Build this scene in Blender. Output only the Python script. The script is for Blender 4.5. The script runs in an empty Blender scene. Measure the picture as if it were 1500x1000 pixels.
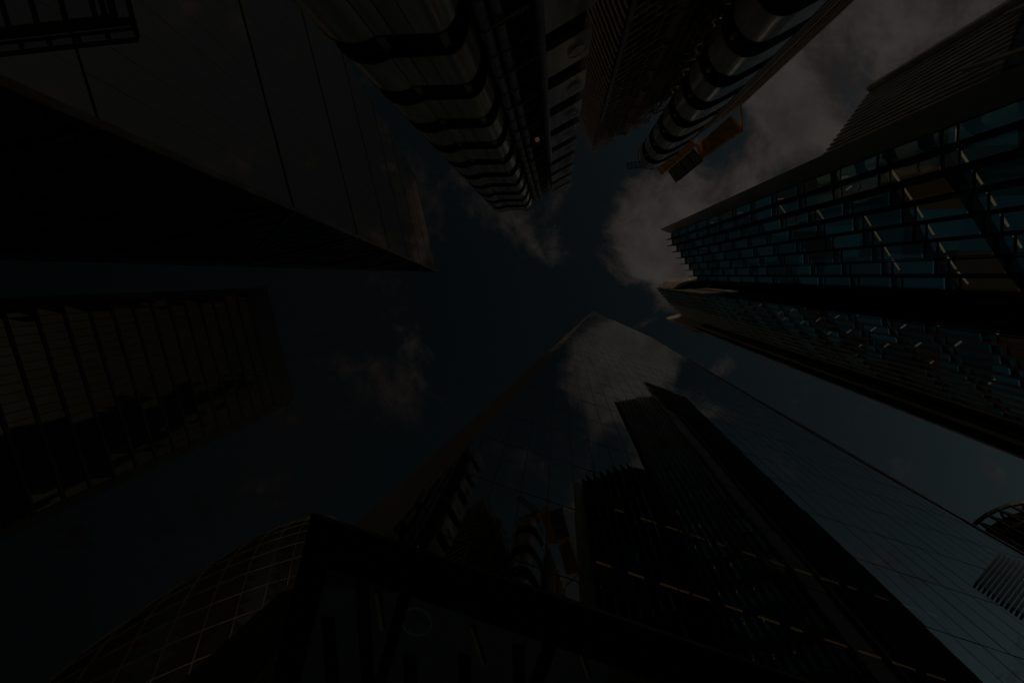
import bpy, math, random
import numpy as np
random.seed(7)
S = bpy.context.scene
COL = S.collection

# ------------------------------------------------------------------ camera
F_PX, W_PX, H_PX = 667.0, 1500.0, 1000.0
ZEN = (818.0, 404.0)                       # where the zenith stands in the photograph
EYE = 1.6
_z = np.array([ZEN[0] - 750, -(ZEN[1] - 500), -F_PX]); _z /= np.linalg.norm(_z)
_x = np.array([1.0, 0, 0]); _x -= _z * (_x @ _z); _x /= np.linalg.norm(_x)
_y = np.cross(_z, _x)
ROT = np.array([_x, _y, _z])               # camera space -> world space
cam = bpy.data.cameras.new('camera')
cam.sensor_fit = 'HORIZONTAL'; cam.sensor_width = 36.0
cam.lens = 36.0 * F_PX / W_PX
cam.clip_start = 0.1; cam.clip_end = 5000
co = bpy.data.objects.new('camera', cam); COL.objects.link(co)
import mathutils
M4 = mathutils.Matrix([[float(v) for v in r] for r in ROT]).to_4x4()
M4.translation = (0, 0, EYE)
co.matrix_world = M4
S.camera = co

def q(px, py):                             # photograph pixel -> plan offset per metre of height
    d = ROT @ np.array([px - 750, -(py - 500), -F_PX])
    return d[:2] / d[2]
def plan(px, py, z):                       # the plan point that is seen at that pixel at height z
    return q(px, py) * (z - EYE)
def pt(px, py, z):
    p = plan(px, py, z); return (p[0], p[1], z)

# ------------------------------------------------------------------ light
S.view_settings.view_transform = 'Standard'
S.view_settings.look = 'None'
S.view_settings.exposure = -3.6
S.view_settings.gamma = 1.0
SUN_AZ = math.atan2(-0.80, 0.60)           # plan direction towards the sun
SUN_EL = math.radians(9.0)
sd = mathutils.Vector((math.cos(SUN_AZ) * math.cos(SUN_EL), math.sin(SUN_AZ) * math.cos(SUN_EL), math.sin(SUN_EL)))
sl = bpy.data.lights.new('sun', 'SUN'); sl.energy = 2.0; sl.angle = math.radians(0.6); sl.color = (1.0, 0.76, 0.56)
so = bpy.data.objects.new('sun', sl); COL.objects.link(so)
so.rotation_euler = sd.to_track_quat('Z', 'Y').to_euler()

world = bpy.data.worlds.new('World'); S.world = world; world.use_nodes = True
NT = world.node_tree; NT.nodes.clear()
def nn(t, k, **kw):
    n = t.nodes.new(k)
    for a, b in kw.items(): setattr(n, a, b)
    return n
def val(t, sock, v):
    if isinstance(v, bpy.types.NodeSocket): t.links.new(v, sock)
    else: sock.default_value = v
def math_(t, op, a, b=0.0, clamp=False):
    n = nn(t, 'ShaderNodeMath', operation=op, use_clamp=clamp)
    val(t, n.inputs[0], a); val(t, n.inputs[1], b)
    return n.outputs[0]
def vmath(t, op, a, b=None):
    n = nn(t, 'ShaderNodeVectorMath', operation=op)
    val(t, n.inputs[0], a)
    if b is not None: val(t, n.inputs[1], b)
    return n
def mapr(t, v, a, b, c, d, smooth=True):
    n = nn(t, 'ShaderNodeMapRange'); n.interpolation_type = 'SMOOTHSTEP' if smooth else 'LINEAR'
    val(t, n.inputs[0], v)
    for i, x in enumerate((a, b, c, d)): n.inputs[1 + i].default_value = x
    return n.outputs[0]
def mixc(t, f, a, b):
    n = nn(t, 'ShaderNodeMix', data_type='RGBA')
    val(t, n.inputs[0], f); val(t, n.inputs[6], a); val(t, n.inputs[7], b)
    return n.outputs[2]

def build_world(t):
    sky = nn(t, 'ShaderNodeTexSky', sky_type='NISHITA')
    sky.sun_disc = False; sky.sun_elevation = SUN_EL
    sky.sun_rotation = math.pi / 2 - SUN_AZ
    sky.air_density = 1.0; sky.dust_density = 0.6; sky.ozone_density = 2.0
    tc = nn(t, 'ShaderNodeTexCoord')
    sep = nn(t, 'ShaderNodeSeparateXYZ'); t.links.new(tc.outputs['Generated'], sep.inputs[0])
    zz = math_(t, 'MAXIMUM', sep.outputs[2], 0.06)
    u = math_(t, 'DIVIDE', sep.outputs[0], zz); v = math_(t, 'DIVIDE', sep.outputs[1], zz)
    cmb = nn(t, 'ShaderNodeCombineXYZ'); t.links.new(u, cmb.inputs[0]); t.links.new(v, cmb.inputs[1])
    uv = cmb.outputs[0]                    # cloud layer seen as a flat ceiling overhead
    # evening falls off away from the sun
    uc = mapr(t, u, -1.6, 1.6, -1.6, 1.6, False)
    vc = mapr(t, v, -1.6, 1.6, -1.6, 1.6, False)
    lin = math_(t, 'ADD', math_(t, 'MULTIPLY', uc, 1.18), math_(t, 'MULTIPLY', vc, -0.25))
    grad = math_(t, 'EXPONENT', lin)
    # noise
    wn = nn(t, 'ShaderNodeTexNoise'); wn.inputs['Scale'].default_value = 3.0; wn.inputs['Detail'].default_value = 3
    t.links.new(uv, wn.inputs['Vector'])
    wv = vmath(t, 'SCALE', vmath(t, 'SUBTRACT', wn.outputs['Color'], (0.5, 0.5, 0.5)).outputs[0]); wv.inputs[3].default_value = 0.22
    uvw = vmath(t, 'ADD', uv, wv.outputs[0]).outputs[0]
    n1 = nn(t, 'ShaderNodeTexNoise'); n1.inputs['Scale'].default_value = 6.5; n1.inputs['Detail'].default_value = 9; n1.inputs['Roughness'].default_value = 0.70
    t.links.new(uvw, n1.inputs['Vector'])
    def blob(px, py, r, a):
        c = q(px, py)
        d = vmath(t, 'DISTANCE', uvw, (float(c[0]), float(c[1]), 0)).outputs[1]
        return math_(t, 'MULTIPLY', mapr(t, d, 0.0, r / F_PX, 1.0, 0.0), a)
    BL = [(960, 372, 110, .85), (940, 300, 75, .55), (1010, 330, 130, .75), (1100, 250, 160, .8), (1160, 100, 150, .8), (1000, 430, 80, .5), (1020, 455, 60, .4),
          (1320, 80, 260, .75), (1450, -60, 300, .6), (1220, 190, 120, .5), (1140, 160, 100, .5),
          (1232, 105, 80, -.75), (1248, 150, 60, -.55), (1092, 200, 75, -1.0), (1058, 225, 50, -.6), (960, 300, 45, -.4), (890, 270, 60, -.3), (875, 330, 60, -.3),
          (775, 315, 130, .45), (700, 250, 130, .32), (845, 240, 80, .35), (590, 535, 140, .34), (450, 580, 160, .40), (610, 290, 130, .30), (330, 720, 190, .32),
          (350, 690, 160, .2), (1140, 600, 70, .22), (720, 470, 150, -.3), (900, 420, 60, -.3),
          (180, 850, 170, .12)]
    acc = None
    for b in BL:
        o = blob(*b); acc = o if acc is None else math_(t, 'ADD', acc, o)
    dens = math_(t, 'ADD', math_(t, 'MULTIPLY', math_(t, 'SUBTRACT', n1.outputs['Fac'], 0.5), 3.2), acc)
    fac = mapr(t, dens, 0.15, 0.75, 0.0, 1.0)
    # cloud body: thick parts light, thin edges greyer and pinker
    n2 = nn(t, 'ShaderNodeTexNoise'); n2.inputs['Scale'].default_value = 9.0; n2.inputs['Detail'].default_value = 7; n2.inputs['Roughness'].default_value = 0.6
    t.links.new(uvw, n2.inputs['Vector'])
    thick = mapr(t, dens, 0.2, 1.5, 0.0, 1.0)
    shade = math_(t, 'ADD', math_(t, 'MULTIPLY', thick, 0.40), math_(t, 'MULTIPLY', n2.outputs['Fac'], 1.2))
    ccol = mixc(t, mapr(t, shade, 0.55, 1.2, 0, 1), (0.27, 0.232, 0.22, 1), (0.64, 0.58, 0.53, 1))
    # warm cloud light is strongest near the sun side and dies away to the west-end dusk
    cg = math_(t, 'EXPONENT', math_(t, 'ADD', math_(t, 'MULTIPLY', uc, 1.9), math_(t, 'MULTIPLY', vc, -0.55)))
    cg = mapr(t, cg, 0.0, 1.5, 0.13, 6.2, False)
    cloud = vmath(t, 'SCALE', ccol); t.links.new(cg, cloud.inputs[3])
    sk = vmath(t, 'SCALE', vmath(t, 'MULTIPLY', sky.outputs[0], (0.84, 0.70, 0.46)).outputs[0]); t.links.new(grad, sk.inputs[3])
    col = mixc(t, fac, sk.outputs[0], cloud.outputs[0])
    # afterglow all round the horizon
    glow = mapr(t, sep.outputs[2], 0.42, 0.02, 0.0, 1.0)
    gl = vmath(t, 'SCALE', (1.0, 0.90, 0.82)); t.links.new(math_(t, 'MULTIPLY', glow, 6.5), gl.inputs[3])
    col = vmath(t, 'ADD', col, gl.outputs[0]).outputs[0]
    bg = nn(t, 'ShaderNodeBackground'); bg.inputs[1].default_value = 0.1
    t.links.new(col, bg.inputs[0])
    out = nn(t, 'ShaderNodeOutputWorld'); t.links.new(bg.outputs[0], out.inputs[0])
build_world(NT)

# ------------------------------------------------------------------ materials
def new_mat(name):
    m = bpy.data.materials.new(name); m.use_nodes = True
    t = m.node_tree; t.nodes.clear()
    out = nn(t, 'ShaderNodeOutputMaterial')
    return m, t, out
def solid(name, col, rough=0.6, metal=0.0, var=0.25, scale=0.6, bump=0.0, streak=False, spec=0.5):
    m, t, out = new_mat(name)
    p = nn(t, 'ShaderNodeBsdfPrincipled')
    p.inputs['Metallic'].default_value = metal
    p.inputs['Specular IOR Level'].default_value = spec
    tc = nn(t, 'ShaderNodeTexCoord')
    mp = nn(t, 'ShaderNodeMapping'); t.links.new(tc.outputs['Object'], mp.inputs[0])
    mp.inputs['Scale'].default_value = (scale, scale, scale * (0.06 if streak else 1))
    n = nn(t, 'ShaderNodeTexNoise'); n.inputs['Scale'].default_value = 1.0; n.inputs['Detail'].default_value = 5
    t.links.new(mp.outputs[0], n.inputs['Vector'])
    f = mapr(t, n.outputs['Fac'], 0.3, 0.7, 0, 1)
    a = tuple(c * (1 - var) for c in col) + (1,); b = tuple(min(1, c * (1 + var)) for c in col) + (1,)
    t.links.new(mixc(t, f, a, b), p.inputs['Base Color'])
    t.links.new(mapr(t, n.outputs['Fac'], 0.3, 0.7, rough * 0.8, min(1, rough * 1.2), False), p.inputs['Roughness'])
    if bump:
        bm = nn(t, 'ShaderNodeBump'); bm.inputs['Strength'].default_value = bump; bm.inputs['Distance'].default_value = 0.02
        t.links.new(n.outputs['Fac'], bm.inputs['Height']); t.links.new(bm.outputs[0], p.inputs['Normal'])
    t.links.new(p.outputs[0], out.inputs[0])
    return m
def glass(name, tint, f0=0.12, power=3.0, trans=0.0, body=(0.01, 0.012, 0.014), rough=0.01, wave=0.02, wscale=0.25):
    """Coated facade glass: a mirror that strengthens towards grazing view over a dark or see-through body."""
    m, t, out = new_mat(name)
    tc = nn(t, 'ShaderNodeTexCoord')
    n = nn(t, 'ShaderNodeTexNoise'); n.inputs['Scale'].default_value = wscale; n.inputs['Detail'].default_value = 2
    t.links.new(tc.outputs['Object'], n.inputs['Vector'])
    bm = nn(t, 'ShaderNodeBump'); bm.inputs['Strength'].default_value = wave; bm.inputs['Distance'].default_value = 0.3
    t.links.new(n.outputs['Fac'], bm.inputs['Height'])
    g = nn(t, 'ShaderNodeBsdfGlossy'); g.inputs['Color'].default_value = tint + (1,); g.inputs['Roughness'].default_value = rough
    t.links.new(bm.outputs[0], g.inputs['Normal'])
    d = nn(t, 'ShaderNodeBsdfDiffuse'); d.inputs['Color'].default_value = body + (1,)
    tr = nn(t, 'ShaderNodeBsdfTransparent'); tr.inputs['Color'].default_value = (0.75, 0.85, 0.85, 1)
    mx = nn(t, 'ShaderNodeMixShader'); mx.inputs[0].default_value = trans
    t.links.new(d.outputs[0], mx.inputs[1]); t.links.new(tr.outputs[0], mx.inputs[2])
    lw = nn(t, 'ShaderNodeLayerWeight')
    f = math_(t, 'ADD', math_(t, 'MULTIPLY', math_(t, 'POWER', lw.outputs['Facing'], power), 1 - f0), f0, True)
    m2 = nn(t, 'ShaderNodeMixShader'); t.links.new(f, m2.inputs[0])
    t.links.new(mx.outputs[0], m2.inputs[1]); t.links.new(g.outputs[0], m2.inputs[2])
    t.links.new(m2.outputs[0], out.inputs[0])
    return m
def glow_ceiling(name, c0, c1, strength):
    """ceilings that emit an added glow of their own, varied from cell to cell"""
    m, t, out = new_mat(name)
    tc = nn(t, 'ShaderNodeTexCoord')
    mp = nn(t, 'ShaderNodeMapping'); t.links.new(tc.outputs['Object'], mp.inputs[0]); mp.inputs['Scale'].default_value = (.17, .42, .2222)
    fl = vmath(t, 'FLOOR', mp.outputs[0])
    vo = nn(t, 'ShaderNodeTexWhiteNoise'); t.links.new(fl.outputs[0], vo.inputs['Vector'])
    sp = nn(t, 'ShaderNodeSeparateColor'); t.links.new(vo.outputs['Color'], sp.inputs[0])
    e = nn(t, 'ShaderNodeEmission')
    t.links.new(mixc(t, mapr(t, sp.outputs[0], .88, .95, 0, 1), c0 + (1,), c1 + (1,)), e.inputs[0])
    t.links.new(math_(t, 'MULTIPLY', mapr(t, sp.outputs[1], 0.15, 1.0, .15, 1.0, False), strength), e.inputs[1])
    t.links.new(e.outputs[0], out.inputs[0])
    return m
def lamp(name, col, strength):
    m, t, out = new_mat(name)
    e = nn(t, 'ShaderNodeEmission'); e.inputs[0].default_value = col + (1,); e.inputs[1].default_value = strength
    t.links.new(e.outputs[0], out.inputs[0])
    return m

MT = dict(
    glass_blade=glass('blade tower mirror glass', (0.66, 0.71, 0.72), 0.30, 2.2, 0.45, wave=0.012),
    glass_teal=glass('stepped tower teal glass', (0.70, 1.0, 1.0), 0.50, 1.8, 0.80, body=(0.03, 0.075, 0.085), wave=0.03, wscale=0.4),
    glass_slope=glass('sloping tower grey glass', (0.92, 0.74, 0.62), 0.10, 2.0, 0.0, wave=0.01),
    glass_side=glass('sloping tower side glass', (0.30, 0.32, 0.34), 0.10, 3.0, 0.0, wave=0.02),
    glass_bronze=glass('bronze tower glass', (0.58, 0.34, 0.18), 0.16, 3.2, 0.0, wave=0.03),
    glass_dome=glass('dome tower glass', (0.26, 0.22, 0.18), 0.05, 3.0, 0.0, body=(0.009, 0.008, 0.007), wave=0.05),
    glass_soffit=glass('soffit glass', (0.8, 0.8, 0.8), 0.14, 4.0, 0.75, wave=0.0),
    glass_clear=glass('clear roof glass', (0.5, 0.5, 0.5), 0.04, 4.0, 0.9, wave=0.0),
    glass_plain=glass('plain dark glass', (0.45, 0.46, 0.46), 0.10, 3.0, 0.0),
    black=solid('black painted steel', (0.012, 0.012, 0.013), 0.55, 0.0, 0.3, spec=0.2),
    joint=solid('black rubber joint', (0.004, 0.004, 0.004), 0.9, 0.0, 0.2, spec=0.02),
    dark=solid('dark anodised metal', (0.035, 0.036, 0.038), 0.5, 0.3, 0.3, spec=0.3),
    recess=solid('dark recess', (0.02, 0.02, 0.021), 0.8, 0, 0.4, spec=0.1),
    slab=solid('dark office ceiling', (0.05, 0.05, 0.05), 0.8, 0, 0.2, spec=0.1),
    fascia=solid('pale grey cladding', (0.66, 0.73, 0.80), 0.4, 0.1, 0.12, 0.3),
    fin=solid('brushed aluminium fin', (0.40, 0.37, 0.35), 0.45, 0.5, 0.15, 0.4),
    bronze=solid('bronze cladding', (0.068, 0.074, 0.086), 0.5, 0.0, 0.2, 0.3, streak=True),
    steel=solid('brushed stainless steel', (0.80, 0.78, 0.76), 0.22, 0.65, 0.25, 1.6, 0.05, True),
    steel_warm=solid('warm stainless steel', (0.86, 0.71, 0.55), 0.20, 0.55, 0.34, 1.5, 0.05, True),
    pipe=solid('steel pipe', (0.42, 0.41, 0.40), 0.35, 0.9, 0.25, 2.0, 0.05),
    brown=solid('brown painted steel', (0.40, 0.235, 0.15), 0.55, 0.2, 0.3, 0.8),
    concrete=solid('grey concrete', (0.36, 0.34, 0.31), 0.75, 0, 0.22, 1.2, 0.1),
    sand=solid('sand coloured metal', (0.62, 0.50, 0.34), 0.5, 0.2, 0.35, 0.7),
    lattice=solid('grey lattice steel', (0.03, 0.029, 0.028), 0.5, 0.3, 0.2, 0.5),
    louvre=solid('pale louvre blade', (0.42, 0.43, 0.45), 0.55, 0.2, 0.2, 0.5),
    stone=solid('grey paving stone', (0.22, 0.21, 0.20), 0.8, 0, 0.25, 0.4, 0.1),
    asphalt=solid('asphalt', (0.05, 0.05, 0.05), 0.9, 0, 0.3, 2.0, 0.2),
    yellow=solid('yellow paint', (0.75, 0.43, 0.09), 0.5, 0, 0.2, 1.0),
    ochre=solid('ochre panel', (0.34, 0.19, 0.03), 0.5, 0, 0.35, 1.0),
    bluegrey=solid('blue grey sheet', (0.22, 0.24, 0.28), 0.45, 0.3, 0.2, 0.8),
    white=solid('white paint', (0.70, 0.67, 0.62), 0.5, 0, 0.1),
    l_warm=lamp('warm office light', (1.0, 0.72, 0.36), 1.6),
    l_soft=lamp('soft warm light', (1.0, 0.55, 0.20), 0.40),
    l_white=lamp('white office light', (1.0, 0.78, 0.52), 1.3),
    l_row=lamp('amber strip light', (1.0, 0.58, 0.18), .55),
    l_strip=lamp('dim yellow strip light', (1.0, 0.78, 0.35), 0.055),
    lit=glow_ceiling('added teal ceiling glow', (0.20, 0.78, 0.95), (0.6, 0.28, 0.08), 0.26),  # added glow, stands in for sky reflected in the teal glass
    glow_soffit=glow_ceiling('added canopy ceiling glow', (0.85, 0.9, 1.0), (1.0, 0.75, 0.45), 0.028),  # added glow, stands in for lamplight falling on the canopy ceiling
    l_amber=lamp('deep amber light', (1.0, 0.45, 0.10), 0.6),
    l_ring=lamp('ring light', (0.9, 0.92, 1.0), 0.05),
)

# ------------------------------------------------------------------ mesh helpers
CAM = np.array([0, 0, EYE])
class MB:
    def __init__(s): s.v = []; s.f = []
    def poly(s, pts, toward=None):
        pts = [np.array(p, float) for p in pts]
        if toward is not None:
            nrm = np.zeros(3)
            for i in range(len(pts)): nrm += np.cross(pts[i], pts[(i + 1) % len(pts)])
            if nrm @ (np.array(toward, float) - sum(pts) / len(pts)) < 0: pts = pts[::-1]
        b = len(s.v); s.v += [tuple(p) for p in pts]; s.f.append(tuple(range(b, b + len(pts))))
    def hexa(s, lo, hi):                  # two quads, bottom and top, same winding
        b = len(s.v); s.v += [tuple(p) for p in lo] + [tuple(p) for p in hi]
        k = len(lo)
        s.f.append(tuple(b + i for i in range(k))[::-1]); s.f.append(tuple(b + k + i for i in range(k)))
        for i in range(k):
            j = (i + 1) % k
            s.f.append((b + i, b + j, b + k + j, b + k + i))
    def prism(s, ring, z0, z1):
        ring = [tuple(p[:2]) for p in ring]
        a = sum(ring[i][0] * ring[(i + 1) % len(ring)][1] - ring[(i + 1) % len(ring)][0] * ring[i][1] for i in range(len(ring)))
        if a < 0: ring = ring[::-1]
        s.hexa([(x, y, z0) for x, y in ring], [(x, y, z1) for x, y in ring])
    def bar(s, a, b, w, h, up=(0, 0, 1)):  # a straight square bar from a to b
        a = np.array(a, float); b = np.array(b, float); d = b - a; d /= np.linalg.norm(d)
        up = np.array(up, float)
        if abs(d @ up) > 0.98: up = np.array([1.0, 0.2, 0])
        r = np.cross(d, up); r /= np.linalg.norm(r); u = np.cross(r, d)
        c = [(-1, -1), (1, -1), (1, 1), (-1, 1)]
        s.hexa([a + r * i * w / 2 + u * j * h / 2 for i, j in c][::-1], [b + r * i * w / 2 + u * j * h / 2 for i, j in c][::-1])
    def tube(s, pts, r, n=10, caps=True):
        pts = [np.array(p, float) for p in pts]; rings = []
        for i, p in enumerate(pts):
            d = pts[min(i + 1, len(pts) - 1)] - pts[max(i - 1, 0)]; d /= np.linalg.norm(d)
            up = np.array([0, 0, 1.0]) if abs(d[2]) < 0.9 else np.array([1.0, 0.1, 0])
            x = np.cross(d, up); x /= np.linalg.norm(x); y = np.cross(x, d)
            rr = r[i] if isinstance(r, (list, tuple)) else r
            b = len(s.v)
            for k in range(n):
                a = 2 * math.pi * k / n; s.v.append(tuple(p + rr * (x * math.cos(a) + y * math.sin(a))))
            rings.append(b)
        for i in range(len(rings) - 1):
            for k in range(n):
                k2 = (k + 1) % n
                s.f.append((rings[i] + k, rings[i] + k2, rings[i + 1] + k2, rings[i + 1] + k))
        if caps:
            s.f.append(tuple(rings[0] + k for k in range(n))[::-1]); s.f.append(tuple(rings[-1] + k for k in range(n)))
    def build(s, name, mat, parent=None, smooth=False):
        off = root_of(parent) if parent is not None else np.zeros(3)
        me = bpy.data.meshes.new(name)
        me.from_pydata([tuple(np.array(p) - off) for p in s.v], [], s.f); me.update()
        me.materials.append(MT[mat] if isinstance(mat, str) else mat)
        if smooth:
            for p in me.polygons: p.use_smooth = True
            try: me.set_sharp_from_angle(angle=math.radians(40))
            except Exception: pass
        o = bpy.data.objects.new(name, me); COL.objects.link(o)
        if parent is not None: o.parent = parent
        return o
def root_of(o):
    while o.parent is not None: o = o.parent
    return np.array(o.location)
def thing(name, label, cat, loc, group=None):
    o = bpy.data.objects.new(name, None); COL.objects.link(o)
    o.location = tuple(float(c) for c in loc); o['label'] = label; o['category'] = cat
    if group: o['group'] = group
    return o
def unit(v): v = np.array(v, float); return v / np.linalg.norm(v)
def p3(p, z): return np.array([p[0], p[1], z])

# ------------------------------------------------------------------ ground
g = MB(); g.poly([(-1500, -1500, 0), (1500, -1500, 0), (1500, 1500, 0), (-1500, 1500, 0)], (0, 0, 9))
o = g.build('ground', 'stone'); o['kind'] = 'structure'

# ------------------------------------------------------------------ pleated stepped tower (right)
def pleated(name, root, roof_px, H, fh, glass_m, fin_m, fin_len, fin_t, fin_low, swing=.1, fin_turn=0.0, mull=True):
    """A facade of overlapping glass pleats: roof_px lists the roof corner of each pleat from left to right."""
    pts = [plan(px, py, H) for px, py in roof_px]
    n_fl = int(H / fh)
    rnd = random.Random(len(roof_px))
    fdir = unit(-(pts[0] + pts[-1]) / 2 + np.array([0, fin_turn]))
    for i in range(len(pts) - 1):
        a, nx = pts[i], pts[i + 1]
        b = plan(roof_px[i][0] + swing * (roof_px[i + 1][0] - roof_px[i][0]), roof_px[i + 1][1] - .35, H)
        d = unit(b - a)
        nrm = np.array([d[1], -d[0]])
        if nrm @ (-a) < 0: nrm = -nrm
        gl = MB()
        for k in range(n_fl):
            z1 = H - k * fh - 0.18; z0 = z1 - fh + 0.36
            if z1 < 3: break
            e = [rnd.uniform(-.006, .006) for _ in range(4)]
            gl.poly([p3(a + nrm * e[0], z0), p3(b + nrm * e[1], z0), p3(b + nrm * e[2], z1), p3(a + nrm * e[3], z1)], CAM)
        bay = gl.build('glass_bay', glass_m, root)
        sp = MB()
        for k in range(n_fl + 1):
            z = H - k * fh
            def rail(za, zb, pr, bkd):
                sp.hexa([p3(a + nrm * pr, za), p3(b + nrm * pr, za), p3(b - nrm * bkd, za), p3(a - nrm * bkd, za)],
                        [p3(a + nrm * pr, zb), p3(b + nrm * pr, zb), p3(b - nrm * bkd, zb), p3(a - nrm * bkd, zb)])
            rail(z - .16, z + .04, .012, .25)
            if mull: rail(z - 1.0, z - .93, .015, .08)   # a second thin rail under each floor
        for e0, e1 in ((a, a + d * .06), (b - d * .06, b)):   # edge frames of the pleat
            sp.prism([e0 + nrm * .02, e1 + nrm * .02, e1 - nrm * .06, e0 - nrm * .06], 2.0, H)
        sp.build('mullion', 'black', bay)
        fn = MB()
        s1 = nx + d * .02; w = np.array([-fdir[1], fdir[0]]) * fin_t / 2
        o1 = b + fdir * fin_len
        fn.prism([o1 - w, o1 + w, nx + w, nx - w], 0, H + 0.3)
        fn.build('fin', fin_m if i < 5 else fin_low, root)

def storeys(root, ring, H, fh, core, mat='slab'):
    """floor slabs and a dark core behind the glass"""
    k = 0
    while H - k * fh > 2:
        m = MB(); m.prism(ring, H - k * fh - 0.12, H - k * fh + 0.03); m.build('floor_slab', mat, root); k += 1
    m = MB(); m.prism(core, 0, H - 0.5); m.build('core_wall', 'recess', root)

HA, HB, HC = 81.0, 119.0, 124.0
wl = thing('stepped_office_tower', 'stepped glass office tower with curved pleated teal facades and sunlit end walls', 'office tower', (*plan(1024, 412, HA), 0))
FH = 4.5
A_roof = [(983, 341), (984, 350.5), (990.5, 359.5), (997, 368.5), (1003, 377.5), (1009, 386.5), (1015, 395.5), (1021, 404), (1028, 412)]
pleated('a', wl, A_roof, HA, FH, 'glass_teal', 'black', 0.80, 0.10, 'black')
# front edge cladding of the lowest step
a0, a1 = plan(969, 335, HA), plan(983, 341, HA)
back = unit(plan(1100, 300, HA) - a1)
m = MB(); nj = int(HA / (2 * FH)) + 1
for k in range(nj):
    z1 = HA + 1.0 - k * 2 * FH; z0 = max(0, z1 - 2 * FH + 0.08)
    if z1 <= 0: break
    m.prism([a0, a1, a1 + back * 1.5, a0 + back * 1.5], z0, z1)
m.build('edge_cladding', 'fascia', wl)
m = MB(); m.prism([a0 + back * .25, a1 + back * .2 , a1 + back * 1.2, a0 + back * 1.3], 0, HA + 0.8); m.build('edge_backing', 'black', wl)
Aend = plan(1028, 412, HA)
insA = [plan(px + 3, py + 0.5, HA) for px, py in A_roof]
deep = [plan(1150, 430, HA), plan(1150, 280, HA), plan(1010, 322, HA)]
storeys(wl, insA + deep, HA, FH, mat='lit', core= [plan(px + 30, py, HA) for px, py in A_roof] + [plan(1160, 432, HA), plan(1160, 270, HA)])  # slabs glow teal to brighten the glass in front
m = MB(); m.prism([plan(1028, 413.3, HA), plan(1040, 418, HA), plan(1150, 440, HA), plan(1150, 414, HA)], 0, HA + 0.6)
m.build('recess_wall', 'recess', wl)
m = MB(); m.prism([plan(1031, 415.2, HA), plan(1038, 417.6, HA), plan(1037.6, 418.2, HA), plan(1030.6, 415.8, HA)], 0, HA); m.build('fin', 'dark', wl)
# roof of the lowest step
m = MB(); m.prism(insA + deep, HA - 0.1, HA + 0.25); m.build('roof', 'dark', wl)

# middle step
B_roof = [(964, 423.5), (967.5, 427.5), (971, 431.5), (974.5, 435.5), (978, 439.5), (981.5, 443.5), (985, 447), (988.5, 450.5), (992, 454), (996, 457.5), (1001, 461.5), (1007, 466)]
pleated('b', wl, B_roof, HB, 4.2, 'glass_teal', 'louvre', 0.30, 0.15, 'white', .25)
b0, b1 = plan(959, 421.5, HB), plan(964, 423.2, HB)
bk = unit(plan(1060, 426, HB) - b0)
m = MB()
for k in range(15):
    z1 = HB + 1 - k * 8.4; z0 = max(0, z1 - 8.32)
    if z1 <= 0: break
    m.prism([b0, b1, b1 + bk * 3.5, plan(1003, 419, HB)], z0, z1)
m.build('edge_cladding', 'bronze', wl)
insB = [plan(px + 2.2, py - .6, HB) for px, py in B_roof]
deepB = [plan(1085, 475, HB), plan(1100, 425, HB), plan(1010, 423, HB)]
storeys(wl, insB + deepB, HB, 4.2, mat='lit', core= [plan(px + 18, py - 4, HB) for px, py in B_roof] + [plan(1090, 478, HB), plan(1090, 424, HB), plan(1010, 423, HB)])  # same added teal glow behind the middle step
m = MB()                                   # louvred end wall above the lower step
for k in range(14):
    z1 = HB + .4 - k * 1.15
    m.prism([plan(975, 412, HB), plan(1012, 404, HB), plan(1030, 420, HB), plan(962, 420.5, HB)], z1 - .8, z1)
m.build('louvre_wall', 'louvre', wl)
m = MB(); m.prism([plan(978, 413.5, HB), plan(1012, 405.5, HB), plan(1032, 421.5, HB), plan(965, 421, HB)], HB - 17, HB - .5); m.build('louvre_backing', 'recess', wl)
# tall rear step
c0, c1 = plan(976, 465.5, HC), plan(1024, 481, HC)
cd = unit(c1 - c0); cn = np.array([cd[1], -cd[0]])
if cn @ (-c0) < 0: cn = -cn
ce = plan(993, 459.5, HC)
en = unit(ce - c0); eo = np.array([en[1], -en[0]])
if eo @ (-c0) < 0: eo = -eo
ringC = [c0, ce, plan(1035, 470, HC), plan(1040, 484, HC)]
m = MB(); m.prism(ringC, 0, HC - 24.0); m.build('rear_wall', 'dark', wl)
for k in range(18):
    m = MB(); zz = HC - 24 + k * 24 / 18; m.prism([c0, ce, ce - eo * .6, c0 - eo * .6], zz + .12, zz + 24 / 18); m.build('louvre', 'louvre', wl)
m = MB(); m.prism([c0 - eo * .65, ce - eo * .65, plan(1035, 470, HC), plan(1040, 484, HC)], HC - 24, HC - .3); m.build('louvre_backing', 'dark', wl)
Le = np.linalg.norm(ce - c0)
for f, w, mt in ((.02, .10, 'bronze'), (.28, .32, 'fascia'), (.52, .08, 'fin'), (.66, .08, 'dark'), (.80, .12, 'fin')):
    p = c0 + en * Le * f
    m = MB(); m.prism([p + eo * .12, p + en * w + eo * .12, p + en * w - eo * .2, p - eo * .2], 0, HC - 24.1); m.build('fin', mt, wl)

cb_ = unit(plan(1040, 484, HC) - c0); co_ = np.array([-cb_[1], cb_[0]])
if co_ @ (ce - c0) > 0: co_ = -co_
for w0_, w1_, mt in ((0.05, 2.0, 'fascia'), (3.0, 3.4, 'fin'), (4.6, 4.9, 'bronze')):
    m = MB(); m.prism([c0 + cb_ * w0_, c0 + cb_ * w1_, c0 + cb_ * w1_ + co_ * .15, c0 + cb_ * w0_ + co_ * .15], 0, HC); m.build('edge_cladding', mt, wl)
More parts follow.
